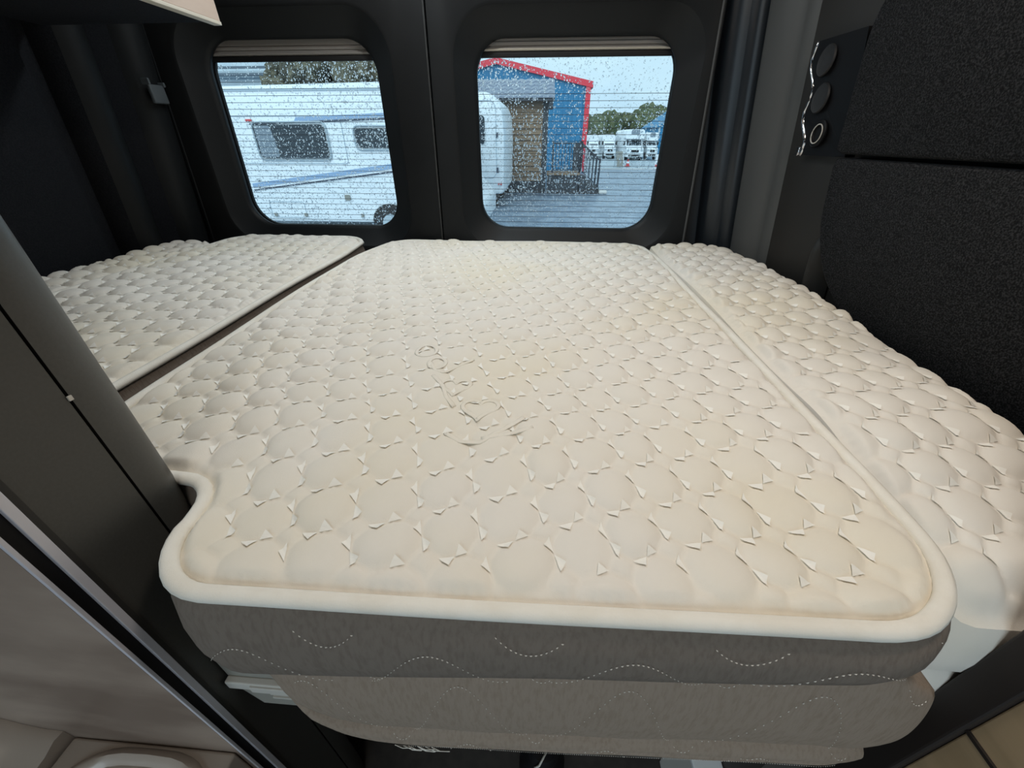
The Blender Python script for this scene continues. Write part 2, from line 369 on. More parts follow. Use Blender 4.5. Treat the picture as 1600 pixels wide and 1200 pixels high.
# ================================================================== BED
def pip(px, py, poly):
    x0, y0 = poly[:, 0], poly[:, 1]; x1, y1 = np.roll(x0, -1), np.roll(y0, -1)
    ins = np.zeros(len(px), bool)
    for a, b, c, d in zip(x0, y0, x1, y1):
        if b == d: continue
        cnd = ((b > py) != (d > py)) & (px < (c-a)*(py-b)/(d-b)+a); ins ^= cnd
    return ins
def pdist(px, py, poly):
    d = np.full(len(px), 9.)
    for a, b in poly: d = np.minimum(d, (px-a)**2 + (py-b)**2)
    return np.sqrt(d)
PW, PL = .054, .053
def smooth01(t): t = np.clip(t, 0, 1); return t*t*(3-2*t)
def mattress(name, label, corners, radii, ztop, zbot, angle, seed, amp=.0070, edge=.012, piping=True, sidemat='side', logo=None, group=None, bulge=.008, cut=11):
    """quilted cushion: corners in plan (counter-clockwise), ztop/zbot are functions of (x, y)"""
    ol = resample(rquad(corners, radii, 10), .011); n = len(ol)
    poly = np.array([(p.x, p.y) for p in ol]); cen = poly.mean(0)
    e = empty(name, (cen[0], cen[1], float(zbot(cen[0], cen[1])))); tag(e, label, 'mattress', group)
    ca, sa = math.cos(angle), math.sin(angle)
    def fwd(a, b):   # lattice -> plan, with gentle warp
        x = a*PW; y = b*PL
        X = x*ca - y*sa; Y = x*sa + y*ca
        wx = .006*np.sin(X*11+seed)+.004*np.sin(Y*17+2*seed)+.0022*np.sin(X*43+Y*31+seed); wy = .005*np.sin(X*13+Y*7+seed*3)+.003*np.sin(Y*29+seed)+.002*np.sin(X*51-Y*37)
        return X+wx+cen[0], Y+wy+cen[1]
    def hgt(a, b, X, Y, d):
        ia, ib = np.round(a), np.round(b); da, db = np.abs(a-ia), np.abs(b-ib)
        r1 = ((2*da)**2.15+(2*db)**2.15)**(1/2.15)
        h = np.clip(1-r1**2.6, 0, 1)**.75                       # big oval pad
        h = h*(1+.14*np.sin(3.1*ia+1.7*ib+seed)+.10*np.sin(7.7*ia-5.1*ib))
        r2 = ((.5-da)**1.4+(.5-db)**1.4)**(1/1.4)/.25
        h = np.maximum(h, .62*np.clip(1-r2**2, 0, 1)**.7)       # small bump where four pads meet
        h = np.maximum(h, .12*(1-np.clip(r1-1, 0, 1)))
        k = smooth01((d-.006)/edge)
        if logo: 
            lx, ly, lr = logo; k = k*(1-.62*np.exp(-(((X-lx)/lr)**2+((Y-ly)/(lr*1.1))**2)))
        big = (.0028*np.sin(X*9+seed)*np.sin(Y*8+1.3*seed)+.0015*np.sin(X*23+Y*19+seed))*smooth01(d/.07)
        k = k*(1+.38*smooth01((Y-.5)/.55))                      # pads stand taller towards the far end
        return amp*h*k + big - .006*(1-smooth01(d/.02))
    step = 1/cut; span = 60
    uu = np.arange(-span*cut, span*cut)*step
    U, V = np.meshgrid(uu, uu); U = U.ravel(); V = V.ravel()
    a = (U+V)/2; b = (U-V)/2
    ext = max(np.ptp(poly[:, 0]), np.ptp(poly[:, 1]))*.85
    m_ = (np.abs(a*PW) < ext) & (np.abs(b*PL) < ext); a, b = a[m_], b[m_]
    X, Y = fwd(a, b)
    m_ = (X > poly[:, 0].min()) & (X < poly[:, 0].max()) & (Y > poly[:, 1].min()) & (Y < poly[:, 1].max()); a, b, X, Y = a[m_], b[m_], X[m_], Y[m_]
    m_ = pip(X, Y, poly); a, b, X, Y = a[m_], b[m_], X[m_], Y[m_]
    d = pdist(X, Y, poly); m_ = d > .005; a, b, X, Y, d = a[m_], b[m_], X[m_], Y[m_], d[m_]
    Z = ztop(X, Y) + hgt(a, b, X, Y, d)
    pts = [Vector(p) for p in poly.tolist()] + [Vector((x, y)) for x, y in zip(X.tolist(), Y.tolist())]
    res = delaunay_2d_cdt(pts, [], [list(range(n))], 1, 1e-6)
    vco, faces, orig = res[0], res[2], res[3]
    zz = [float(ztop(p[0], p[1]))-.006 for p in poly] + Z.tolist()
    vz = [zz[o_[0]] if o_ else float(ztop(q.x, q.y)) for q, o_ in zip(vco, orig)]
    t = obj('quilted_top', [(q.x, q.y, z) for q, z in zip(vco, vz)], faces, 'quilt', None, smooth=True); adopt(t, e)
    # bow-tie stitches at the corners of the pads
    sh = {'V': ([(0, .02), (-.115, .20), (.01, .34)], [(0, -.02), (.125, -.20), (0, -.34)]), 'H': ([(-.01, 0), (-.27, .02), (-.13, -.165)], [(.01, 0), (.10, .165), (.23, .02)])}
    tri = []
    K = int(ext/min(PW, PL))+2
    for i in range(-K, K):
        for j in range(-K, K):
            for kind, oa, ob in (('V', .5, 0), ('H', 0, .5)):
                for T in sh[kind]:
                    tri.append([(i+oa+p[0], j+ob+p[1]) for p in T])
    tri = np.array(tri)                       # (n,3,2)
    cx_, cy_ = fwd(tri[:, 0, 0], tri[:, 0, 1])
    far = [fwd(tri[:, k, 0], tri[:, k, 1]) for k in range(3)]
    ok = np.ones(len(tri), bool)
    for X_, Y_ in far: ok &= pip(X_, Y_, poly)
    ok[ok] &= np.min([pdist(X_[ok], Y_[ok], poly) for X_, Y_ in far], axis=0) > .022
    tri = tri[ok]
    nsub = 4; wts = [(1-p/nsub, (p-q)/nsub, q/nsub) for p in range(nsub+1) for q in range(p+1)]
    idx = {}; c_ = 0
    for p in range(nsub+1):
        for q in range(p+1): idx[(p, q)] = c_; c_ += 1
    fl = []
    for p in range(nsub):
        for q in range(p+1):
            fl.append((idx[(p, q)], idx[(p+1, q)], idx[(p+1, q+1)]))
            if q < p: fl.append((idx[(p, q)], idx[(p+1, q+1)], idx[(p, q+1)]))
    Wt = np.array(wts); P2 = np.einsum('kc,ncd->nkd', Wt, tri).reshape(-1, 2)
    X, Y = fwd(P2[:, 0], P2[:, 1]); d = pdist(X, Y, poly)
    Z = ztop(X, Y) + hgt(P2[:, 0], P2[:, 1], X, Y, d)+ .0016
    nn = len(wts); F = [tuple(k*nn+i for i in f) for k in range(len(tri)) for f in fl]
    s_ = obj('bow_stitches', list(zip(X.tolist(), Y.tolist(), Z.tolist())), F, 'tie', None, smooth=True); adopt(s_, e); tag(s_, 'white bow-shaped stitches between the quilted pads', kind='stuff')
    # outward normals
    nr = []
    for i in range(n):
        tg = (ol[(i+1) % n]-ol[i-1]).normalized(); nr.append(Vector((tg.y, -tg.x)))
    ar = .5*sum(ol[i].x*ol[(i+1) % n].y - ol[(i+1) % n].x*ol[i].y for i in range(n))
    if ar < 0: nr = [-q for q in nr]
    prof = [(-.002, 0), (.002, .06), (.006, .16), (.009, .35), (.010, .55), (.008, .75), (.002, .90), (-.010, 1.0)]
    if not piping: prof = [(0, 0), (.004, .05), (.010, .15), (.013, .33), (.010, .46), (.002, .52), (.008, .58), (.012, .75), (.006, .93), (-.008, 1)]
    loops = []
    sb = bulge/.008
    for o_, t_ in prof:
        l = []
        for i in range(n):
            zt = float(ztop(ol[i].x, ol[i].y))-.006; zb = float(zbot(ol[i].x, ol[i].y)); q = ol[i] + nr[i]*(o_*sb)
            l.append((q.x, q.y, zt + (zb-zt)*t_ + (.0015*math.sin(i*.21+seed) if t_ else 0)))
        loops.append(l)
    G().loft(loops, True, False, True).build('side_border', sidemat, e, smooth=True, auto=60)
    if piping:
        path = [(ol[i].x, ol[i].y, float(ztop(ol[i].x, ol[i].y))-.003 + .0012*math.sin(i*.13+seed)) for i in range(n)]
        tag(G().tube(path, .0072, 10, True, rz=.0062).build('piping', 'tape', e, smooth=True), 'cream edge tape around the quilted top')
    return e, ol, nr, np.array([(q.x, q.y, z) for q, z in zip(vco, vz)])
def dashes(pts, nrm, size):      # tiny raised stitches
    g = G()
    for i in range(0, len(pts)-1):
        a, b, q = pts[i], pts[i+1], nrm[i]; t = (b-a); 
        if t.length < 1e-6: continue
        t = t.normalized(); w = t.cross(q).normalized()
        c = a; l = size; h = size*.38
        g.add([c-t*l, c+t*l, c+w*h, c-w*h, c+q*h*1.4], [(0, 3, 4), (3, 1, 4), (1, 2, 4), (2, 0, 4)])
    return g

def z_c(x, y): return .946 + .006*np.sin(np.clip((y-.15)/1.2, 0, 1)*math.pi) + 0*x
def zb_c(x, y): return np.where(y < .45, .79 + np.clip((x+.30)/.6, 0, 1)*.085*np.clip((.45-y)/.14, 0, 1), .79)
cor = [(-.312, .150), (.352, .160), (.357, .30), (.351, .56), (.351, 1.2), (.335, 1.385), (-.50, 1.385), (-.555, 1.16), (-.546, .40), (-.535, .275), (-.328, .264)]
rad = [.055, .090, .03, .05, .05, .06, .07, .06, .05, .03, .035]
LOGO = (-.105, .455, .105)
mc, olc, nrc, topc = mattress('mattress', 'large cream quilted middle mattress with taped edge and grey border', cor, rad, z_c, zb_c, R(18.5), 1.0, logo=LOGO, bulge=.013)
# wavy stitching on the visible border of the middle mattress
def border_pt(s_i, v, ol, nr, zt, zb):
    i = int(s_i) % len(ol); k = s_i-int(s_i); p = ol[i].lerp(ol[(i+1) % len(ol)], k); q = nr[i].lerp(nr[(i+1) % len(nr)], k).normalized()
    a = float(zt(p.x, p.y))-.006; b = float(zb(p.x, p.y)); off = .0160*math.sin(min(1, max(0, v))*math.pi)**.5 if True else 0
    return Vector((p.x+q.x*off, p.y+q.y*off, a+(b-a)*v)), Vector((q.x, q.y, 0))
front = [i for i in range(len(olc)) if olc[i].y < .24]
# ordered run along the front (start at the left corner)
i0 = min(range(len(olc)), key=lambda i: (olc[i]-Vector((-.30, .20))).length); i1 = min(range(len(olc)), key=lambda i: (olc[i]-Vector((.345, .22))).length)
dirn = 1
run = (i1-i0) % len(olc)
if any(olc[(i0+k) % len(olc)].y > .4 for k in range(run)): dirn = -1; run = (i0-i1) % len(olc)
for ph, lo, hi in ((0, .36, 1.02), (0, -.36, .30)):
    P, Q = [], []
    s_ = 0
    while s_ < run:
        L_ = s_*.011; v = (lo+hi)/2 + (hi-lo)/2*math.sin(2*math.pi*L_/.165+ph+1.2)
        p, q = border_pt((i0+dirn*s_) % len(olc), v, olc, nrc, z_c, zb_c)
        if .14 < v < .95 and p.y < .185 and -.285 < p.x < .32: P.append(p+q*.0006); Q.append(q)
        s_ += .36
    dd = dashes(P, Q, .0013).build('border_stitching', 'thread', mc, fix=False); tag(dd, 'dotted wavy stitching on the grey border', kind='stuff')
# embossed motif on the middle mattress
loc_ = topc[(np.abs(topc[:, 0]+.10) < .16) & (np.abs(topc[:, 1]-.45) < .20)]
def surf(x, y):          # lie on the quilting: mean height of the nearest points
    d2 = (loc_[:, 0]-x)**2 + (loc_[:, 1]-y)**2; k = np.argsort(d2)[:14]
    return (x, y, float(loc_[k, 2].max())*.6 + float(loc_[k, 2].mean())*.4 + .0003)
def heart(cx, cy, s, n=28):
    out_ = []
    for k in range(n):
        t = 2*math.pi*k/n; out_.append((cx + s*16*math.sin(t)**3/16, cy + s*(13*math.cos(t)-5*math.cos(2*t)-2*math.cos(3*t)-math.cos(4*t))/16))
    return out_
g = G()
def emboss(path, closed):
    P = [surf(x, y) for x, y in path]; n_ = len(P); Q = []
    for k in range(n_):
        nb = [P[(k+d_) % n_][2] if closed else P[min(n_-1, max(0, k+d_))][2] for d_ in (-2, -1, 0, 1, 2)]
        Q.append((P[k][0], P[k][1], sum(nb)/5))
    g.tube([(q[0], q[1], q[2]-.0002) for q in Q], .0032, 8, closed, rz=.0008)
for (cx, cy, sc) in ((-.070, .402, .024), (-.112, .452, .021)): emboss(heart(cx, cy, sc), True)
for pl_ in ([(-.105, .352), (-.085, .338), (-.06, .336), (-.035, .362), (-.012, .388)], [(-.060, .342), (-.03, .352), (.0, .366)], [(-.150, .475), (-.130, .452), (-.120, .425), (-.105, .405)], [(-.165, .515), (-.150, .49), (-.135, .485), (-.115, .51), (-.098, .53)]):
    emboss([(p[0], p[1]) for p in resample([Vector(q) for q in pl_], .006, False)], False)
for cx, cy, rx in ((-.178, .548, .016), (-.152, .512, .013)):
    emboss([(cx+rx*math.cos(a*.3), cy+rx*1.2*math.sin(a*.3)) for a in range(21)], True)
tag(g.build('embossed_motif', 'quilt', mc, smooth=True), 'embossed hearts and swirls pressed into the quilting')

def z_l(x, y): return .957 + .004*np.sin(np.clip((y-.3)/1.1, 0, 1)*math.pi) - .035*smooth01((y-1.30)/.1)*smooth01((-.62-x)/-.08) + 0*x
zb_l = lambda x, y: .79 + 0*x + 0*y
mattress('mattress', 'white quilted mattress left of the dark gap, beside the graphite post',
         [(-1.058, .31), (-.588, .31), (-.583, 1.2), (-.60, 1.375), (-1.06, 1.375), (-1.062, 1.2)], [.03, .03, .1, .10, .09, .1], z_l, zb_l, R(9), 2.3)
def z_n(x, y): return .950 + .010*np.clip((-1.08-x)/.15, 0, 1) + 0*y
mattress('mattress', 'narrow quilted filler cushion along the black left wall',
         [(-1.228, .30), (-1.082, .30), (-1.085, 1.2), (-1.10, 1.29), (-1.225, 1.27)], [.03, .02, .05, .03, .04], z_n, zb_l, R(7), 3.1, piping=False, sidemat='quilt')
def z_r(x, y): return .952 - .05*smooth01((.46-y)/.25) - .03*smooth01((.25-y)/.05) + .004*np.sin(y*9) + 0*x - .012*smooth01((x-.55)/.1)
zb_r = lambda x, y: .79 - .075*smooth01((.4-y)/.2) + 0*x
mattress('mattress', 'pinkish cream quilted mattress along the charcoal carpeted right wall',
         [(.386, .206), (.625, .206), (.625, .60), (.655, 1.0), (.655, 1.25), (.60, 1.37), (.366, 1.37), (.369, .60)], [.03, .05, .2, .1, .08, .07, .03, .1], z_r, zb_r, R(14), 4.2, amp=.0080, piping=False, sidemat='quilt', logo=(.575, .64, .075), bulge=.0045)

# folded grey cushion hanging below the middle mattress
def folded_cushion():
    e = empty('folded_cushion', (.04, .22, .57)); tag(e, 'grey stitched fabric cushion folded under the middle mattress front', 'cushion')
    X0, X1 = -.306, .378; K = 70; loops = []
    prof = []
    nv = 44
    def top(x): return .788 + np.clip((x+.30)/.6, 0, 1)*.083 - .8*np.clip(x-.315, 0, 1)
    def bot(x):
        b = .566 + np.clip((x+.19)/.56, 0, 1)*.075
        t = np.clip((-.13-x)/.168, 0, 1); return b + (.755-b)*(1-math.sqrt(max(0, 1-t**2.4)))
    def yf(x): return .166 + .014*np.clip((-.22-x)/.085, 0, 1)**2 + .008*np.clip((x-.33)/.05, 0, 1)**2
    def fr(v, x):       # front relief: positive towards the viewer
        c1 = .765 + .012*math.sin(x*14+1) ; c2 = .90 + .012*math.sin(x*19+2)
        if v < c1: return .014*math.sin(math.pi*v/c1)**.6
        if v < c2: return .010*math.sin(math.pi*(v-c1)/(c2-c1))**.6 + .001
        return .007*math.sin(math.pi*(v-c2)/(1-c2))**.6
    for k in range(K+1):
        x = X0 + (X1-X0)*k/K; t_, b_ = float(top(x)), float(bot(x)); l = []
        for j in range(nv+1):
            v = j/nv; l.append((x, yf(x)-fr(v, x)*(1 if x > -.26 else max(.2, (x+.298)/.038)), t_+(b_-t_)*v + .0015*math.sin(x*40+v*9)))
        l += [(x, .30, b_+.01), (x, .30, t_)]
        loops.append(l)
    G().loft(loops, True, True, True).build('cushion_cover', 'side2', e, smooth=True, auto=60)
    def pt(x, v): t_, b_ = float(top(x)), float(bot(x)); return Vector((x, yf(x)-fr(v, x)-.0008, t_+(b_-t_)*v)), Vector((0, -1, 0))
    for ph, lo, hi, a, b in ((0, .13, .80, -.24, .36), (0, -.58, .09, -.26, .38), (0, .82, 1.5, -.14, .36)):
        P, Q = [], []; x = a
        while x < b:
            v = (lo+hi)/2 + (hi-lo)/2*math.sin(2*math.pi*x/.165+ph+.9)
            if .01 < v < .985: p, q = pt(x, v); P.append(p); Q.append(q)
            x += .0039
        tag(dashes(P, Q, .0013).build('dotted_stitching', 'thread', e, fix=False), 'pale dotted wavy stitching', kind='stuff')
    P, Q = [], []; x = -.16
    while x < .36:
        p, q = pt(x, .955 + .01*math.sin(x*19)); P.append(p); Q.append(q); x += .0026
    tag(dashes(P, Q, .0009).build('hem_stitching', 'thread', e, fix=False), 'pale stitching along the hem', kind='stuff')
    g = G(); rn = random.Random(3)
    for i in range(9):
        x = -.165 + rn.random()*.05; p, q = pt(x, .955); a = rn.uniform(-.5, .5)
        g.tube([p, p+Vector((.012*math.cos(a), -.003, .006*math.sin(a))), p+Vector((.024*math.cos(a), -.002, .012*math.sin(a)-.002))], .0005, 4)
    tag(g.build('loose_threads', 'thread', e), 'loose white thread ends at the hem', kind='stuff')
folded_cushion()

bf = empty('bed_frame', (-.3, .8, 0)); tag(bf, 'dark plywood bed platform under the mattresses', 'bed')
G().box((-1.21, .315, .755), (.60, 1.395, .786), .003).build('platform_board', 'board', bf)
G().box((-.34, .205, .53), (.42, .315, .552), .002).build('support_ledge', 'board', bf)
G().box((-1.2, .315, .0), (.60, .335, .755)).build('front_panel', 'board', bf)
for x, y in ((-1.18, 1.33), (.53, 1.33), (-.3, 1.33)): G().box((x, y, 0), (x+.04, y+.04, .755)).build('leg', 'board', bf)
G().box((.385, .215, 0), (.60, .315, .705)).build('front_panel', 'board', bf)

# ================================================================== FURNITURE NEAR THE CAMERA
# washroom corner: rounded post, flat panel, aluminium strips, marble wall, basin
wp = empty('washroom_partition', (-.42, .2, 0)); tag(wp, 'graphite washroom partition with rounded corner post and aluminium strip, left foreground', 'partition')
pl = []
for k in range(13):
    a = R(-8 + 106*k/12); pl.append((-.405 + .046*math.cos(a), .228 + .046*math.sin(a)))
pl = [(-.3605, .2225)] + pl + [(-.47, .268), (-.47, .2225)]
G().prism(pl, 'z', 0, 1.97).build('corner_post', 'post', wp, smooth=True, auto=30)
G().box((-.40, .160, 0), (-.3600, .2200, 1.97), .0008).build('flat_panel', 'post', wp)
G().box((-.40, .2195, 0), (-.3645, .2230, 1.97)).build('shadow_gap', 'seal', wp)
G().box((-.40, .1555, 0), (-.3588, .160, 1.97)).build('edge_strip', 'darktrim', wp)
tag(G().box((-.40, .1490, 0), (-.3575, .1555, 1.97), .0006).build('aluminium_strip', 'alu', wp), 'bright aluminium edging strip')
G().box((-.40, .1400, 0), (-.3610, .1490, 1.97)).build('rubber_channel', 'black', wp)
tag(G().box((-.40, .1370, 0), (-.3590, .1400, 1.97), .0005).build('aluminium_strip', 'alu', wp), 'thin aluminium edging strip beside the marble panel')
mw = G().box((-1.18, .1368, 0), (-.362, .150, 1.97)).build('washroom_wall_panel', 'marble'); tag(mw, 'beige marble-look washroom wall panel, lower left corner', 'wall panel')
G().box((-1.18, .150, 0), (-.40, .160, 1.97)).build('backing_board', 'board', wp)
G().box((-1.18, .160, 0), (-.47, .262, 1.97)).build('side_lining', 'carpetL', wp)
for z, y in ((.985, .2205), (1.02, .221)): pass
g = G(); g.box((-.3598, .2195, 1.078), (-.3585, .2225, 1.082)); tag(g.build('screw_cover', 'greypl2', wp), 'small pale chip on the panel joint')

# basin unit
bs = empty('washbasin', (-.55, .0, 0)); tag(bs, 'cream moulded plastic washbasin unit below the marble panel', 'washbasin')
def ring(cx, cy, rx, ry, z, n=40, p=3.2):
    o_ = []
    for k in range(n):
        a = 2*math.pi*k/n; c, s = math.cos(a), math.sin(a)
        o_.append((cx + rx*math.copysign(abs(c)**(2/p), c), cy + ry*math.copysign(abs(s)**(2/p), s), z))
    return o_
B0 = (-.472, .004)
ZB = .588
loops = [ring(*B0, .113, .130, ZB-.2), ring(*B0, .113, .130, ZB-.01), ring(*B0, .110, .127, ZB), ring(*B0, .104, .121, ZB+.004), ring(*B0, .098, .114, ZB), ring(*B0, .094, .110, ZB-.007),
         ring(*B0, .086, .098, ZB-.012), ring(*B0, .078, .088, ZB-.013), ring(*B0, .070, .078, ZB-.018), ring(*B0, .062, .070, ZB-.06), ring(*B0, .05, .056, ZB-.09), ring(*B0, .02, .02, ZB-.10)]
G().loft(loops, True, True, True).build('bowl', 'basin', bs, smooth=True, auto=60)
G().lathe((B0[0], B0[1], ZB-.10), [(.014, 0), (.014, .003), (.008, .004)]).build('drain', 'chrome', bs, smooth=True, auto=40)
lo = []
for k in range(17):
    t = k/16; x = -.98 + .388*t
    z = .80 - .205*float(smooth01(np.array((t-.35)/.62)))
    lo.append([(x, -.30, z-.05), (x, -.05, z-.02), (x, .07, z), (x, .112, z+.004), (x, .126, z+.010), (x, .1366, z+.008), (x, .1366, .35), (x, -.30, .35)])
G().loft(lo, True, True, True).build('shoulder', 'basin', bs, smooth=True, auto=55)
G().box((-.5895, -.13, ZB-.16), (-.366, .1366, ZB-.004), .004).build('deck', 'basin', bs, smooth=True, auto=40)
G().box((-.5925, -.13, ZB-.16), (-.5895, .13, ZB-.011)).build('joint', 'black', bs)
G().box((-.585, -.12, 0), (-.37, .125, ZB-.19), .006).build('pedestal', 'basin', bs)
G().tube([(-.80, .10, .79), (-.74, .118, .802), (-.68, .125, .795), (-.63, .128, .765)], [.008, .014, .014, .006], 12).build('moulded_lip', 'basin', bs, smooth=True)

# small grey vent housing on the post
vb = empty('vent_housing', (-.33, .195, .70)); tag(vb, 'small grey plastic vent housing under the left mattress corner', 'vent')
pr = [(-.357, .765), (-.357, .668), (-.340, .622), (-.22, .622), (-.22, .765)]
G().prism(pr, 'y', .178, .26).build('housing', 'greypl', vb)
G().box((-.357, .170, .686), (-.22, .1785, .703), .002).build('front_lip', 'greypl2', vb)
G().box((-.325, .1675, .688), (-.25, .171, .701), .001).build('latch_tab', 'greypl2', vb)
for k in range(3): G().box((-.318, .1762, .668-.011*k), (-.24, .1782, .672-.011*k)).build('vent_slat', 'greypl2', vb)

# right-hand cabinet
cb = empty('kitchen_cabinet', (.52, -.2, 0)); tag(cb, 'tan wood laminate cabinet with dark brown edge trim, lower right corner', 'cabinet')
G().box((.443, -.80, 0), (.64, .168, .885), .002).build('carcass', 'wood', cb)
G().box((.436, .168, 0), (.64, .200, 1.25), .003).build('edge_trim', 'barm', cb)
G().box((.437, -.78, .10), (.4435, .120, .72), .0015).build('door', 'wood', cb)
G().box((.4400, -.78, .752), (.4432, .1675, .756)).build('drawer_gap', 'barm', cb)
G().box((.436, -.80, .885), (.64, .168, .905), .002).build('worktop', 'barm', cb)

# overhead locker
lk = empty('overhead_locker', (-1.0, .72, 1.47)); tag(lk, 'beige fronted overhead locker with black underside, top left', 'locker')
G().box((-1.20, .32, 1.476), (-.775, 1.150, 1.97)).build('carcass', 'carpetL', lk)
G().box((-.775, .33, 1.4765), (-.757, 1.152, 1.95), .0015).build('front_door', 'locker', lk)
G().box((-.775, .33, 1.470), (-.7555, 1.152, 1.4765), .001).build('light_rail', 'blind2', lk)

# catch on the left pillar
ct = empty('pillar_catch', (-1.17, 1.37, 1.35)); tag(ct, 'small grey plastic catch on the black left pillar', 'catch')
xc = -1.192 + LEAN_L*.12
G().box((xc, 1.352, 1.338), (xc+.012, 1.405, 1.385), .004).build('catch_body', 'greypl3', ct, smooth=True, auto=40)
G().box((xc-.004, 1.345, 1.383), (xc+.020, 1.352, 1.398), .002).build('hook', 'greypl3', ct)
G().box((xc-.004, 1.400, 1.380), (xc+.018, 1.406, 1.392), .002).build('hook', 'greypl3', ct)

# socket panel on the right wall
sp = empty('socket_panel', (.63, 1.13, 1.32)); tag(sp, 'black socket strip with chrome wavy edge on the right wall', 'socket')
def wx(y, z): # wall plane under the panel
    t = min(1, max(0, (y-.9)/.325)); return .675 - .035*t - .008*math.sin(math.pi*t) + LEAN_R*(z-1.25)
edge_ = []
for k in range(25):
    t = k/24; z = 1.215 + .215*t; y = 1.142 + .032*t - .010*math.sin(t*math.pi*4.2)
    edge_.append((y, z))
poly = edge_ + [(1.03, 1.43), (1.00, 1.215)]
v = []
P = [Vector(p) for p in poly]
fr_ = [(wx(p.x, p.y)-.020, p.x, p.y) for p in P]; bk = [(wx(p.x, p.y)+.004, p.x, p.y) for p in P]
G().loft([bk, fr_], True, True, True).build('faceplate', 'black', sp, smooth=False)
tag(G().tube([(wx(y, z)-.018, y+.002, z) for y, z in edge_], [.005]*10+[.004]*15, 8).build('chrome_edge', 'chrome', sp, smooth=True), 'bright chrome wavy edge')
def disc(name, y, z, r, m, prof, parent):
    c = Vector((wx(y, z)-.020, y, z)); g = G(); loops = []
    for rr, h in prof:
        loops.append([(c.x-h, c.y+r*rr*math.cos(2*math.pi*k/28), c.z+r*rr*math.sin(2*math.pi*k/28)) for k in range(28)])
    return g.loft(loops, True, True, True).build(name, m, parent, smooth=True, auto=40)
for y, z in ((1.125, 1.392), (1.115, 1.325)):
    disc('socket_cap', y, z, .028, 'blackm', [(1, 0), (1, .002), (.95, .004), (.90, .0035), (.3, .0035)], sp)
us = disc('usb_socket', 1.093, 1.258, .027, 'black', [(1, 0), (1, .003), (.9, .005), (.66, .004), (.6, .001), (.1, .001)], sp)
y, z = 1.093, 1.258
rg = G().tube([(wx(y, z)-.0255, y+.0185*math.cos(a*.2244), z+.0185*math.sin(a*.2244)) for a in range(28)], .0012, 6, True).build('chrome_ring', 'greypl2', None, smooth=True)
rg.parent = us
ct_ = G().box((wx(1.16, 1.225)-.024, 1.148, 1.213), (wx(1.16, 1.225)-.012, 1.160, 1.232), .001).build('chrome_tip', 'chrome', sp)

# things glimpsed under the bed
kb = empty('black_bottle', (.045, .262, 0)); tag(kb, 'glossy black rounded bottle top under the folded cushion', 'bottle')
G().lathe((.045, .262, 0), [(.045, 0), (.047, .01), (.047, .15), (.035, .18), (.030, .20)]).build('body', 'black', kb, smooth=True, auto=40)
G().lathe((.045, .262, .20), [(.032, 0), (.032, .02), (.026, .03), (.01, .034)]).build('cap', 'black', kb, smooth=True, auto=40)
G().tube([(.028, .232, .21), (.036, .230, .235), (.05, .25, .24)], .002, 6).build('strap', 'greypl2', kb, smooth=True)
wb = empty('white_box', (.34, .262, 0)); tag(wb, 'pale box corner under the right end of the folded cushion', 'box')
G().box((.33, .23, 0), (.380, .312, .235), .002).build('box_body', 'stone', wb)
G().box((.327, .227, .235), (.383, .313, .247), .002).build('box_lid', 'white', wb)

# ceiling lamps (above the frame): each holds an area light, the cool one is added fill
def ceiling_lamp(x, y, watts, label, col=(1, .90, .76)):
    e = empty('ceiling_lamp', (x, y, 1.98)); tag(e, label, 'lamp')
    G().lathe((x, y, 1.955), [(.10, .025), (.11, .02), (.11, .004), (.10, 0), (.095, .004)], n=32).build('housing', 'white', e, smooth=True, auto=40)
    G().lathe((x, y, 1.950), [(.09, .008), (.09, .002), (.08, 0)], n=32).build('diffuser', 'lampglow', e, smooth=True, auto=40)
    l = bpy.data.lights.new('lamp_light', 'AREA'); l.shape = 'DISK'; l.size = .18; l.energy = watts; l.color = col
    o = bpy.data.objects.new('lamp_light', l); COL.objects.link(o); o.location = (x, y, 1.945); adopt(o, e)
ceiling_lamp(-.32, .92, 2.6, 'added round cool white fill lamp above the back of the bed', (.90, .97, 1.0))  # cool fill added over the far end in place of window light
ceiling_lamp(.36, .34, 4.2, 'round warm ceiling lamp above the front right corner of the bed', (1, .87, .74))
ceiling_lamp(-.10, -.55, 2.2, 'round ceiling lamp above the aisle')

# unseen strip added above the rear doors as daylight-like grazing fill
e = empty('fill_strip', (-.345, 1.36, 1.70)); tag(e, 'slim cool white fill strip added out of view above the rear doors', 'lamp')
G().box((-.95, 1.375, 1.69), (.26, 1.413, 1.735), .006).build('housing', 'white', e, smooth=True, auto=40)
G().box((-.93, 1.366, 1.686), (.24, 1.380, 1.712), .004).build('diffuser', 'lampglow', e, smooth=True, auto=40)
l = bpy.data.lights.new('fill_strip_light', 'AREA'); l.shape = 'RECTANGLE'; l.size = 1.1; l.size_y = .03; l.energy = 3.5; l.color = (.86, .95, 1.0)
o = bpy.data.objects.new('fill_strip_light', l); COL.objects.link(o); o.location = (-.345, 1.358, 1.695); o.rotation_euler = (R(-38), 0, 0); adopt(o, e)

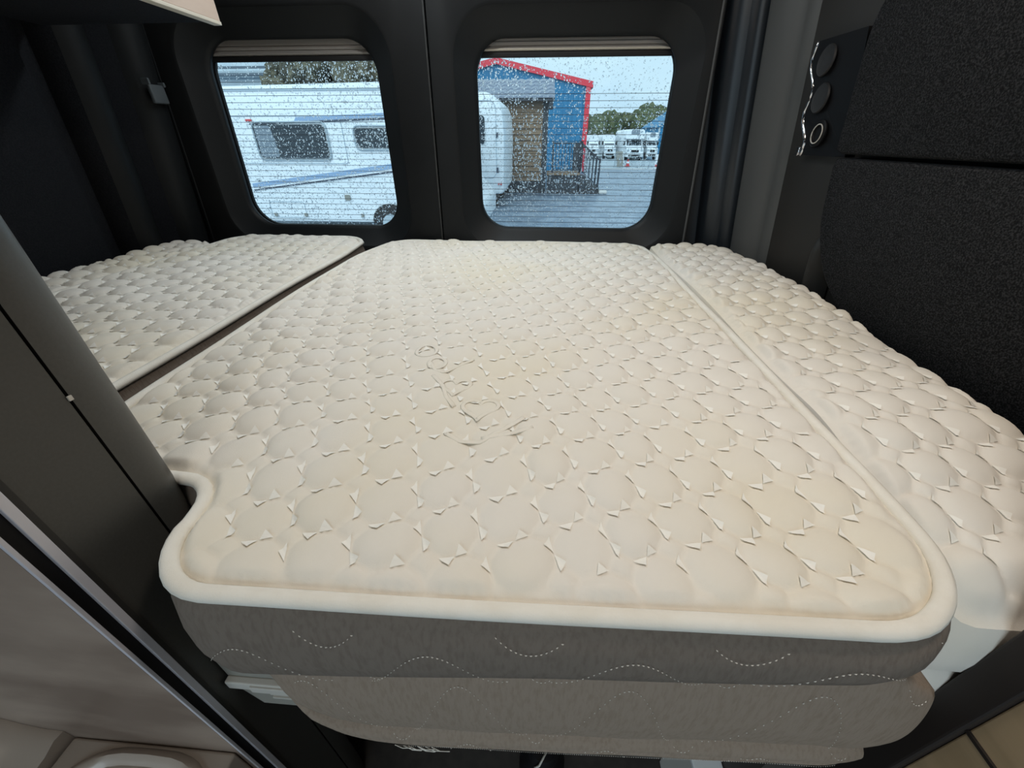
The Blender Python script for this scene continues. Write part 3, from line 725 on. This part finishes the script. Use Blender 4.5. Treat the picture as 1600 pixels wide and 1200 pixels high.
# ================================================================== OUTSIDE
ZG = -.7
setting(G().add([(-80, 1.6, ZG), (80, 1.6, ZG), (80, 33, ZG), (-80, 33, ZG)], [(0, 1, 2, 3)]).build('ground', 'asph', fix=False), 'wet dark asphalt yard outside')
setting(G().add([(-80, -40, ZG-.02), (80, -40, ZG-.02), (80, 1.6, ZG-.02), (-80, 1.6, ZG-.02)], [(0, 1, 2, 3)]).build('ground_under_van', 'asph', fix=False), 'wet asphalt under and before the van')
setting(G().add([(-120, 33, ZG-.01), (160, 33, ZG-.01), (160, 220, ZG-.01), (-120, 220, ZG-.01)], [(0, 1, 2, 3)]).build('ground_yard', 'conc', fix=False), 'pale wet concrete yard beyond the asphalt')
setting(G().box((3.0, 32.9, ZG), (40, 33.1, ZG+.05)).build('trim_7', 'stone'), 'low kerb between asphalt and concrete')

# white caravan in the left window
cv = empty('caravan', (-4.5, 10, ZG)); tag(cv, 'white touring caravan with blue stripes seen through the left window', 'caravan')
side = rquad([(-7.9, -.36), (-1.22, -.36), (-1.20, .05), (-1.62, .5), (-1.75, 1.4), (-2.15, 2.17), (-7.5, 2.09), (-7.95, 1.2)], [.1, .06, .1, .15, .3, .25, .25, .4])
loops = []
for y, ins in ((9.0+.10, .10), (9.03, .04), (9.0, .0)):
    pass
c = Vector((-4.5, .9))
def shr(p, d): q = Vector(p)-c; return (c.x+q.x*(1-d/3.2), c.y+q.y*(1-d/1.25))
G().loft([[(shr(p, .07)[0], 9.0, shr(p, .07)[1]) for p in side], [(shr(p, .02)[0], 9.02, shr(p, .02)[1]) for p in side], [(p[0], 9.09, p[1]) for p in side], [(p[0], 11.2, p[1]) for p in side]], True, True, True).build('body', 'white', cv, smooth=True, auto=35)
def cwin(x0, x1, z0, z1, pale):
    w = G().prism(rquad([(x0, z0), (x1, z0), (x1, z1), (x0, z1)], .07), 'y', 8.955, 9.0).build('side_window', 'cwin', cv)
    if pale:
        p = G().prism(rquad([(x0+.02, z0+.02), (x0+.42, z0+.02), (x0+.36, z1-.02), (x0+.02, z1-.02)], .05), 'y', 8.95, 8.956).build('curtain', 'cwin2', None); p.parent = w
    fo = rquad([(x0-.04, z0-.04), (x1+.04, z0-.04), (x1+.04, z1+.04), (x0-.04, z1+.04)], .1)
    f = G().tube([(x, 8.985, z) for x, z in fo], .018, 6, True).build('window_frame', 'greyb', None); f.parent = w
cwin(-5.88, -4.42, .90, 1.48, True); cwin(-3.78, -2.9, 1.085, 1.415, False)
G().prism([(-5.95, 1.50), (-2.2, 1.625), (-2.2, 1.70), (-4.95, 1.60), (-5.0, 1.54)], 'y', 8.99, 9.004).build('upper_stripe', 'stripe', cv)
G().prism([(-5.95, 1.475), (-2.2, 1.585), (-2.2, 1.615), (-5.95, 1.495)], 'y', 8.985, 9.004).build('upper_stripe_line', 'dstripe', cv)
G().prism([(-6.3, .34), (-1.75, .87), (-1.75, .965), (-6.3, .415)], 'y', 8.99, 9.004).build('lower_stripe', 'stripe', cv)
G().prism([(-6.3, .275), (-1.75, .80), (-1.75, .83), (-6.3, .30)], 'y', 8.985, 9.004).build('lower_stripe_line', 'dstripe', cv)
G().box((-6.02, 8.98, 1.53), (-5.88, 9.0, 1.57), .01).build('marker_lamp', 'redlamp', cv)
for nm, (x0, x1, z0, z1) in (('service_hatch', (-6.05, -5.25, -.26, .06)), ('entry_flap', (-6.35, -4.05, .80, 1.62))):
    G().tube([(x, 8.998, z) for x, z in rquad([(x0, z0), (x1, z0), (x1, z1), (x0, z1)], .06)], .008, 6, True).build(nm, 'seam', cv)
G().prism(rquad([(-4.28, .10), (-4.16, .10), (-4.16, .21), (-4.28, .21)], .03), 'y', 8.97, 9.0).build('mains_inlet', 'greypl', cv)
for x in (-6.0, -5.3, -4.0): G().box((x, 8.97, -.24), (x+.07, 9.0, -.17), .01).build('hatch_latch', 'greypl', cv)
G().box((-7.4, 8.985, 2.02), (-2.6, 9.03, 2.05)).build('awning_rail', 'seam', cv)
G().prism([( -3.32+.42*math.cos(a*.2618), -.36+.40*math.sin(a*.2618)) for a in range(13)], 'y', 8.975, 9.0).build('wheel_arch', 'tyre', cv)
w = G().lathe((-3.32, 8.99, -.37), [(.33, .0), (.33, .16), (.30, .18), (.1, .18)], 'y', 28).build('wheel', 'tyre', cv, smooth=True, auto=40)
h = G().lathe((-3.32, 8.97, -.37), [(.20, 0), (.20, .03), (.1, .02)], 'y', 24).build('hub', 'greyb', None, smooth=True, auto=40); h.parent = w
w = G().lathe((-3.32, 11.0, -.37), [(.33, .0), (.33, .16)], 'y', 28).build('wheel', 'tyre', cv, smooth=True, auto=40)
for x in (-7.2, -1.7): G().box((x, 9.3, ZG), (x+.06, 9.36, -.36)).build('corner_steady', 'greypl', cv)

# white motorhome end in the right window
mb = empty('motorhome', (-2.3, 15, ZG)); tag(mb, 'white motorhome with rounded end beside the timber cabin', 'motorhome')
fc = rquad([(-3.45, -.26), (-1.20, -.26), (-1.16, 1.4), (-1.28, 2.36), (-3.35, 2.36), (-3.5, 1.4)], [.12, .12, .4, .5, .5, .4])
c2 = Vector((-2.32, 1.05))
def shr2(p, d): q = Vector(p)-c2; return (c2.x+q.x*(1-d), c2.y+q.y*(1-d))
G().loft([[(shr2(p, .07)[0], 13.5, shr2(p, .07)[1]) for p in fc], [(shr2(p, .02)[0], 13.53, shr2(p, .02)[1]) for p in fc], [(p[0], 13.62, p[1]) for p in fc], [(p[0], 19.2, p[1]) for p in fc]][:3] + [[(p[0], 17.2, p[1]) for p in fc]], True, True, True).build('body', 'white', mb, smooth=True, auto=35)
G().prism(rquad([(-2.9, 1.1), (-1.75, 1.1), (-1.75, 1.8), (-2.9, 1.8)], .08), 'y', 13.47, 13.5).build('rear_window', 'cwin', mb)
G().tube([(x, 13.497, z) for x, z in rquad([(-3.2, .2), (-1.42, .2), (-1.42, 2.15), (-3.2, 2.15)], .2)], .012, 6, True).build('panel_seam', 'seam', mb)
for z in (.35, 1.25): G().box((-1.42, 13.46, z), (-1.36, 13.5, z+.14), .01).build('tail_lamp', 'dstripe', mb)
G().box((-1.38, 13.46, .0), (-1.26, 13.5, .05), .01).build('reflector', 'redlamp', mb)
for x in (-3.2, -1.6): G().lathe((x, 14.4, -.38), [(.0, -.11), (.32, -.11), (.32, .11), (0, .11)], 'x', 24).build('wheel', 'tyre', mb, smooth=True, auto=40)
for x in (-3.2, -1.6): G().lathe((x, 16.6, -.38), [(.0, -.11), (.32, -.11), (.32, .11), (0, .11)], 'x', 24).build('wheel', 'tyre', mb, smooth=True, auto=40)

# timber cabin with tiled roof, landing and railing
sd = empty('timber_cabin', (-1, 19, ZG)); tag(sd, 'brown timber cabin with grey tiled roof behind the right window', 'cabin')
G().box((-4.6, 18.06, -.25), (.02, 20.2, 2.46)).build('wall_core', 'dtimber', sd)
pm = None
for k in range(15):
    z0 = -.25 + k*.18
    if pm is None:
        o = G().prism([(18.0, z0), (18.07, z0), (18.07, z0+.19), (18.045, z0+.19)], 'x', -2.6, -.06).build('plank', 'plank', sd); pm = o; pz = z0
    else:
        o = pm.copy(); COL.objects.link(o); o.location = (0, 0, z0-pz)
        o.parent = sd; o.matrix_parent_inverse = pm.matrix_parent_inverse
G().box((-4.6, 18.0, -.25), (-2.6, 18.07, 2.44)).build('end_panel', 'dtimber', sd)
G().box((-.07, 17.96, -.69), (.14, 18.12, 2.46), .01).build('corner_post', 'dtimber', sd)
G().box((-4.6, 18.02, -.69), (.02, 20.2, -.26)).build('base_skirt', 'dtimber', sd)
G().box((-4.7, 17.62, 2.40), (.34, 17.68, 2.50)).build('gutter', 'iron', sd)
G().box((.14, 17.66, 2.15), (.30, 17.9, 2.42), .02).build('outside_lamp', 'iron', sd)
G().add([(-4.7, 17.65, 2.47), (.32, 17.65, 2.47), (.32, 20.0, 3.23), (-4.7, 20.0, 3.23), (-4.7, 17.65, 2.43), (.32, 17.65, 2.43), (.32, 20.0, 3.19), (-4.7, 20.0, 3.19)], [(0,1,2,3),(7,6,5,4),(0,4,5,1),(1,5,6,2),(2,6,7,3),(3,7,4,0)]).build('roof_deck', 'dtimber', sd)
vv, ff = [], []
for j in range(7):
    xx = .30*j/6; hh = .05*math.sin(math.pi*j/6)
    vv += [(xx, 0, .045+hh), (xx, .54, .185+hh*.7), (xx, 0, -.005)]
for j in range(6): ff += [(j*3, j*3+3, j*3+4, j*3+1), (j*3+2, j*3+5, j*3+3, j*3)]
t0 = obj('tile', vv, ff, 'tile', None, smooth=True, auto=50); adopt(t0, sd)
for r_ in range(5):
    for k in range(17):
        o = t0
        if r_ or k: o = t0.copy(); COL.objects.link(o); o.parent = sd; o.matrix_parent_inverse = t0.matrix_parent_inverse
        o.location = (-4.75 + k*.30, 17.62 + r_*.47, 2.475 + r_*.152)
ld = empty('cabin_steps', (1.3, 18, ZG)); tag(ld, 'landing and steps with black iron railing beside the timber cabin', 'steps')
G().box((.16, 17.75, -.02), (1.5, 19.0, .07), .01).build('landing', 'plank', ld)
G().box((.18, 17.80, -.69), (1.46, 18.95, -.03)).build('landing_skirt', 'dtimber', ld)
for k in range(3): G().box((1.5 + .27*k, 17.8, ZG), (1.5 + .27*(k+1), 18.9, .0-.2*(k+.3)), .01).build('step', 'dtimber', ld)
G().box((2.33, 17.7, ZG), (2.66, 18.1, -.56), .05).build('foot_stone', 'stone', ld, smooth=True, auto=60)
def rail(name, p0, p1, n, r_=.02):
    p0 = Vector(p0); p1 = Vector(p1); e_ = G()
    G().tube([p0+Vector((0, 0, 1.02)), p1+Vector((0, 0, 1.02))], .028, 6).build('handrail', 'iron', ld)
    G().tube([p0+Vector((0, 0, .12)), p1+Vector((0, 0, .12))], .02, 6).build('bottom_rail', 'iron', ld)
    for k in range(n+1):
        q = p0.lerp(p1, k/n); w_ = .035 if k in (0, n) else .014
        G().box((q.x-w_, q.y-w_, q.z+(0 if k in (0, n) else .12)), (q.x+w_, q.y+w_, q.z+(1.08 if k in (0, n) else 1.02))).build('post' if k in (0, n) else 'baluster', 'iron', ld)
rail('railing', (.38, 17.80, .06), (1.46, 17.80, .06), 9)
rail('railing', (1.50, 17.80, .06), (2.25, 17.80, -.52), 6)
rail('railing', (1.50, 18.90, .06), (2.25, 18.90, -.52), 5)

# blue barn with red trim
bn = empty('blue_barn', (-3, 36, ZG)); tag(bn, 'blue clad barn with red gable trim behind the timber cabin', 'barn')
XR, XE = -2.96, 2.66
def zr(x): return 5.12 - abs(x-XR)*(1.12/5.62)
v, f = [], []
xs = np.arange(-8.6, XE+.01, .05)
for i, x in enumerate(xs):
    off = .03*(1 if (int(round((x+8.6)/.05)) % 6) in (0, 1) else 0)
    v += [(x, 29-off, ZG), (x, 29-off, zr(x))]
    if i: f.append((2*i-2, 2*i, 2*i+1, 2*i-1))
obj_ = obj('gable_cladding', v, f, 'blue'); adopt(obj_, bn)
G().box((XE-.02, 29.0, ZG), (XE, 44, zr(XE))).build('side_cladding', 'blue', bn)
G().box((-8.62, 29.0, ZG), (-8.6, 44, zr(XE))).build('side_cladding', 'blue', bn)
for s_, xe in ((1, XE+.12), (-1, -8.72)):
    zt, ze = zr(XR), zr(XE)-.025
    G().prism([(XR, zt-.22), (XR, zt+.08), (xe, ze+.08), (xe, ze-.22)], 'y', 28.85, 29.05).build('verge_trim', 'red', bn)
    G().prism([(XR, zt+.02), (XR, zt+.07), (xe, ze+.07), (xe, ze+.02)], 'y', 29.05, 44).build('roof_sheet', 'droof', bn)
G().box((XE-.27, 28.88, ZG+.1), (XE+.02, 28.97, zr(XE)-.15)).build('corner_trim', 'red', bn)
G().box((-8.62, 28.88, ZG+.1), (-8.35, 28.97, zr(XE)-.15)).build('corner_trim', 'red', bn)
G().box((1.9, 28.8, ZG), (2.35, 28.9, 1.0)).build('louvred_door', 'dtimber', bn)
G().box((XE+.02, 28.95, zr(XE)-.25), (XE+.14, 44, zr(XE)-.13)).build('gutter', 'iron', bn)

# distant motorhomes
def far_van(x, w_, ztop, Y, label, luton):
    e = empty('motorhome', (x, Y, ZG)); tag(e, label, 'motorhome', 'distant motorhomes parked beyond the asphalt')
    h_ = w_/2; zb = ZG+.3
    G().prism(rquad([(x-h_, zb), (x+h_, zb), (x+h_, ztop), (x-h_, ztop)], [.05, .05, .3, .3]), 'y', Y+.9, Y+6.5).build('body', 'white', e, smooth=True, auto=30)
    cz = zb + (ztop-zb)*.62; cw = h_*.86
    # cab with raked windscreen
    pts = [(Y-.9, zb), (Y-.95, zb+.45), (Y-.80, zb+.75), (Y-.15, zb+.95), (Y+.55, cz+.05), (Y+1.0, cz+.05), (Y+1.0, zb)]
    G().prism(pts, 'x', x-cw, x+cw).build('cab', 'white', e)
    a, b = pts[3], pts[4]; n_ = Vector((-(b[1]-a[1]), (b[0]-a[0]))).normalized()*.03
    if n_.x > 0: n_ = -n_
    q = G().add([(x-cw*.9, a[0]+n_.x+.05, a[1]+.07), (x+cw*.9, a[0]+n_.x+.05, a[1]+.07), (x+cw*.84, b[0]+n_.x-.05, b[1]-.06), (x-cw*.84, b[0]+n_.x-.05, b[1]-.06),
             (x-cw*.9, a[0]+.09, a[1]+.03), (x+cw*.9, a[0]+.09, a[1]+.03), (x+cw*.84, b[0], b[1]-.09), (x-cw*.84, b[0], b[1]-.09)], [(0,1,2,3),(7,6,5,4),(0,4,5,1),(1,5,6,2),(2,6,7,3),(3,7,4,0)]).build('windscreen', 'cwin', e)
    G().box((x-cw*.45, Y-.99, zb+.40), (x+cw*.45, Y-.92, zb+.62), .02).build('grille', 'tyre', e)
    G().box((x-cw*.7, Y-.97, zb+.05), (x+cw*.7, Y-.9, zb+.2), .02).build('lower_grille', 'tyre', e)
    for s_ in (-1, 1):
        G().box((x+s_*cw*.8-.13, Y-.96, zb+.48), (x+s_*cw*.8+.13, Y-.88, zb+.66), .03).build('headlamp', 'greyb', e)
        G().lathe((x+s_*cw*.86, Y-.1, ZG+.33), [(.0, -.11), (.33, -.11), (.33, .11), (0, .11)], 'x', 16).build('wheel', 'tyre', e, smooth=True, auto=40)
        G().box((x+s_*(cw+.14)-.09, Y+.1, zb+1.0), (x+s_*(cw+.14)+.09, Y+.25, zb+1.35), .03).build('door_mirror', 'tyre', e)
    if luton:
        G().prism(rquad([(x-h_*.98, cz+.08), (x+h_*.98, cz+.08), (x+h_*.9, ztop), (x-h_*.9, ztop)], .2), 'y', Y-.05, Y+1.0).build('overcab_pod', 'white', e, smooth=True, auto=30)
        G().prism(rquad([(x-h_*.45, ztop-.42), (x+h_*.45, ztop-.42), (x+h_*.4, ztop-.02), (x-h_*.4, ztop-.02)], .12), 'y', Y-.09, Y-.04).build('overcab_window', 'cwin2', e)
far_van(5.45, 1.15, 1.55, 50, 'distant white motorhome nearest the red barn corner', False)
far_van(7.3, 1.4, 1.6, 51, 'distant white motorhome second from the barn, lower roof', False)
far_van(9.4, 2.0, 2.0, 48, 'largest distant white motorhome with overcab window', True)
far_van(11.4, 1.25, 1.75, 49, 'distant white motorhome beside the right blue building', True)

# building at right edge
bb = empty('blue_building', (18, 55, ZG)); tag(bb, 'pale blue building at the right edge of the right window', 'building')
G().prism([(13.35, ZG), (13.35, 2.3), (17, 4.6), (21, 4.6), (21, ZG)], 'y', 55, 64).build('walls', 'blue', bb)
G().prism([(13.2, 2.25), (17, 4.65), (21.1, 4.65), (21.1, 4.75), (16.97, 4.75), (13.15, 2.37)], 'y', 54.9, 64.1).build('roof', 'blue', bb)
G().box((13.34, 54.9, ZG), (13.5, 55.0, 2.3)).build('corner_trim', 'greyb', bb)
# barrier bits on the yard edge
br = empty('barrier_block', (8.55, 33.4, ZG)); tag(br, 'white barrier block on the kerb at the right window edge', 'barrier')
G().prism(rquad([(8.2, ZG), (8.9, ZG), (8.8, ZG+.95), (8.3, ZG+.95)], .08), 'y', 33.3, 33.6).build('block', 'white', br)
G().box((8.25, 33.27, ZG+.15), (8.85, 33.3, ZG+.3)).build('red_band', 'redlamp', br)
sg = empty('leaning_board', (6.2, 36, ZG)); tag(sg, 'grey folding board standing on the pale yard', 'board')
G().add([(5.95, 36.0, ZG), (6.55, 36.0, ZG), (6.35, 36.5, ZG+1.05), (5.80, 36.5, ZG+1.05), (5.95, 36.05, ZG), (6.55, 36.05, ZG), (6.35, 36.55, ZG+1.05), (5.80, 36.55, ZG+1.05)], [(0,1,2,3),(7,6,5,4),(0,4,5,1),(1,5,6,2),(2,6,7,3),(3,7,4,0)]).build('panel', 'greypl', sg)
G().tube([(6.5, 36.0, ZG), (6.38, 36.5, ZG+1.0)], .03, 6).build('leg', 'white', sg)
G().tube([(5.9, 37.0, ZG), (5.82, 36.55, ZG+1.0)], .03, 6).build('leg', 'white', sg)
cn = empty('traffic_cone', (6.85, 36.5, ZG)); tag(cn, 'small red cone beside the folding board', 'cone')
G().lathe((6.85, 36.5, ZG), [(.24, 0), (.24, .05), (.16, .05), (.10, .3), (.05, .5)], n=16).build('cone_body', 'redlamp', cn, smooth=True, auto=40)
G().lathe((6.85, 36.5, ZG+.22), [(.135, 0), (.105, .13)], n=16).build('white_band', 'white', cn, smooth=True, auto=40)

# trees
def tree(x, y, h, w_, label, m, seed, group):
    e = empty('tree', (x, y, ZG)); tag(e, label, 'tree', group); rn = random.Random(seed)
    G().tube([(x, y, ZG), (x+.2, y, ZG+h*.4), (x+.1, y, ZG+h*.7)], [.35, .28, .12], 8).build('trunk', 'bark', e, smooth=True)
    g = G()
    for k in range(9):
        bm = bmesh.new(); bmesh.ops.create_icosphere(bm, subdivisions=3, radius=1)
        a = rn.random()*6.28; d = rn.random()**.5*w_*.36; cz = h*(.38 + .38*rn.random()); rr = w_*(.17+.13*rn.random())
        for v_ in bm.verts:
            q = v_.co.copy(); nn = 1 + .38*noise.noise(q*2.6+Vector((k*3.1, seed, 0))) + .22*noise.noise(q*7+Vector((seed, k, 2)))
            v_.co = Vector((x+math.cos(a)*d, y+math.sin(a)*d, ZG+cz)) + q*rr*nn
            v_.co.z = max(v_.co.z, ZG+.15)
        g.bm(bm)
    g.build('crown', m, e, smooth=True, fix=False)
for k, (x, h, lb) in enumerate(((8.2, 5.6, 'green tree beside the red corner of the blue barn'), (11.9, 5.3, 'green tree behind the gap between the two small motorhomes'), (15.6, 5.5, 'green tree behind the largest distant motorhome'),
                   (19.2, 6.1, 'green tree behind the rightmost distant motorhome'), (23.2, 7.2, 'taller green tree above the pale blue building'))):
    tree(x, 84 + (k % 3)*2, h, 8.5, lb, 'leaf', k+2, 'trees behind the distant motorhomes')
for i, (x, y, h, lb) in enumerate(((-11.7, 23.2, 6.4, 'brownish tree right beside the grey building above the caravan'), (-9.7, 23.6, 6.9, 'brownish tree midway above the caravan roof'), (-7.6, 23.2, 6.5, 'brownish tree nearest the door pillar above the caravan roof'))):
    tree(x, y-1, h, 3.4, lb, 'leaf2', 20+i, 'trees above the caravan roof')
gb = empty('grey_building', (-17, 26, ZG)); tag(gb, 'pale grey building above the caravan roof, left window', 'building')
G().box((-24, 25, ZG), (-12.6, 30, 3.95)).build('walls', 'greyb', gb)
G().prism([(24.8, 3.95), (24.8, 4.15), (27.5, 5.2), (30.2, 4.15), (30.2, 3.95)], 'x', -24.2, -12.4).build('roof', 'greyb', gb)
for z in (4.02, 4.30): G().box((-24.2, 24.7, z), (-12.4, 24.8, z+.1)).build('roof_edge', 'droof', gb)
fnc = empty('boundary_fence', (-9, 24, ZG)); tag(fnc, 'grey boundary fence behind the caravan', 'fence')
for kk in range(10): 
    x = -12.3 + kk*.6
    G().box((x, 24, ZG), (x+.5, 24.05, 3.6)).build('fence_panel', 'greyb', fnc)
    G().box((x+.5, 23.97, ZG), (x+.6, 24.06, 3.7)).build('fence_post', 'droof', fnc)
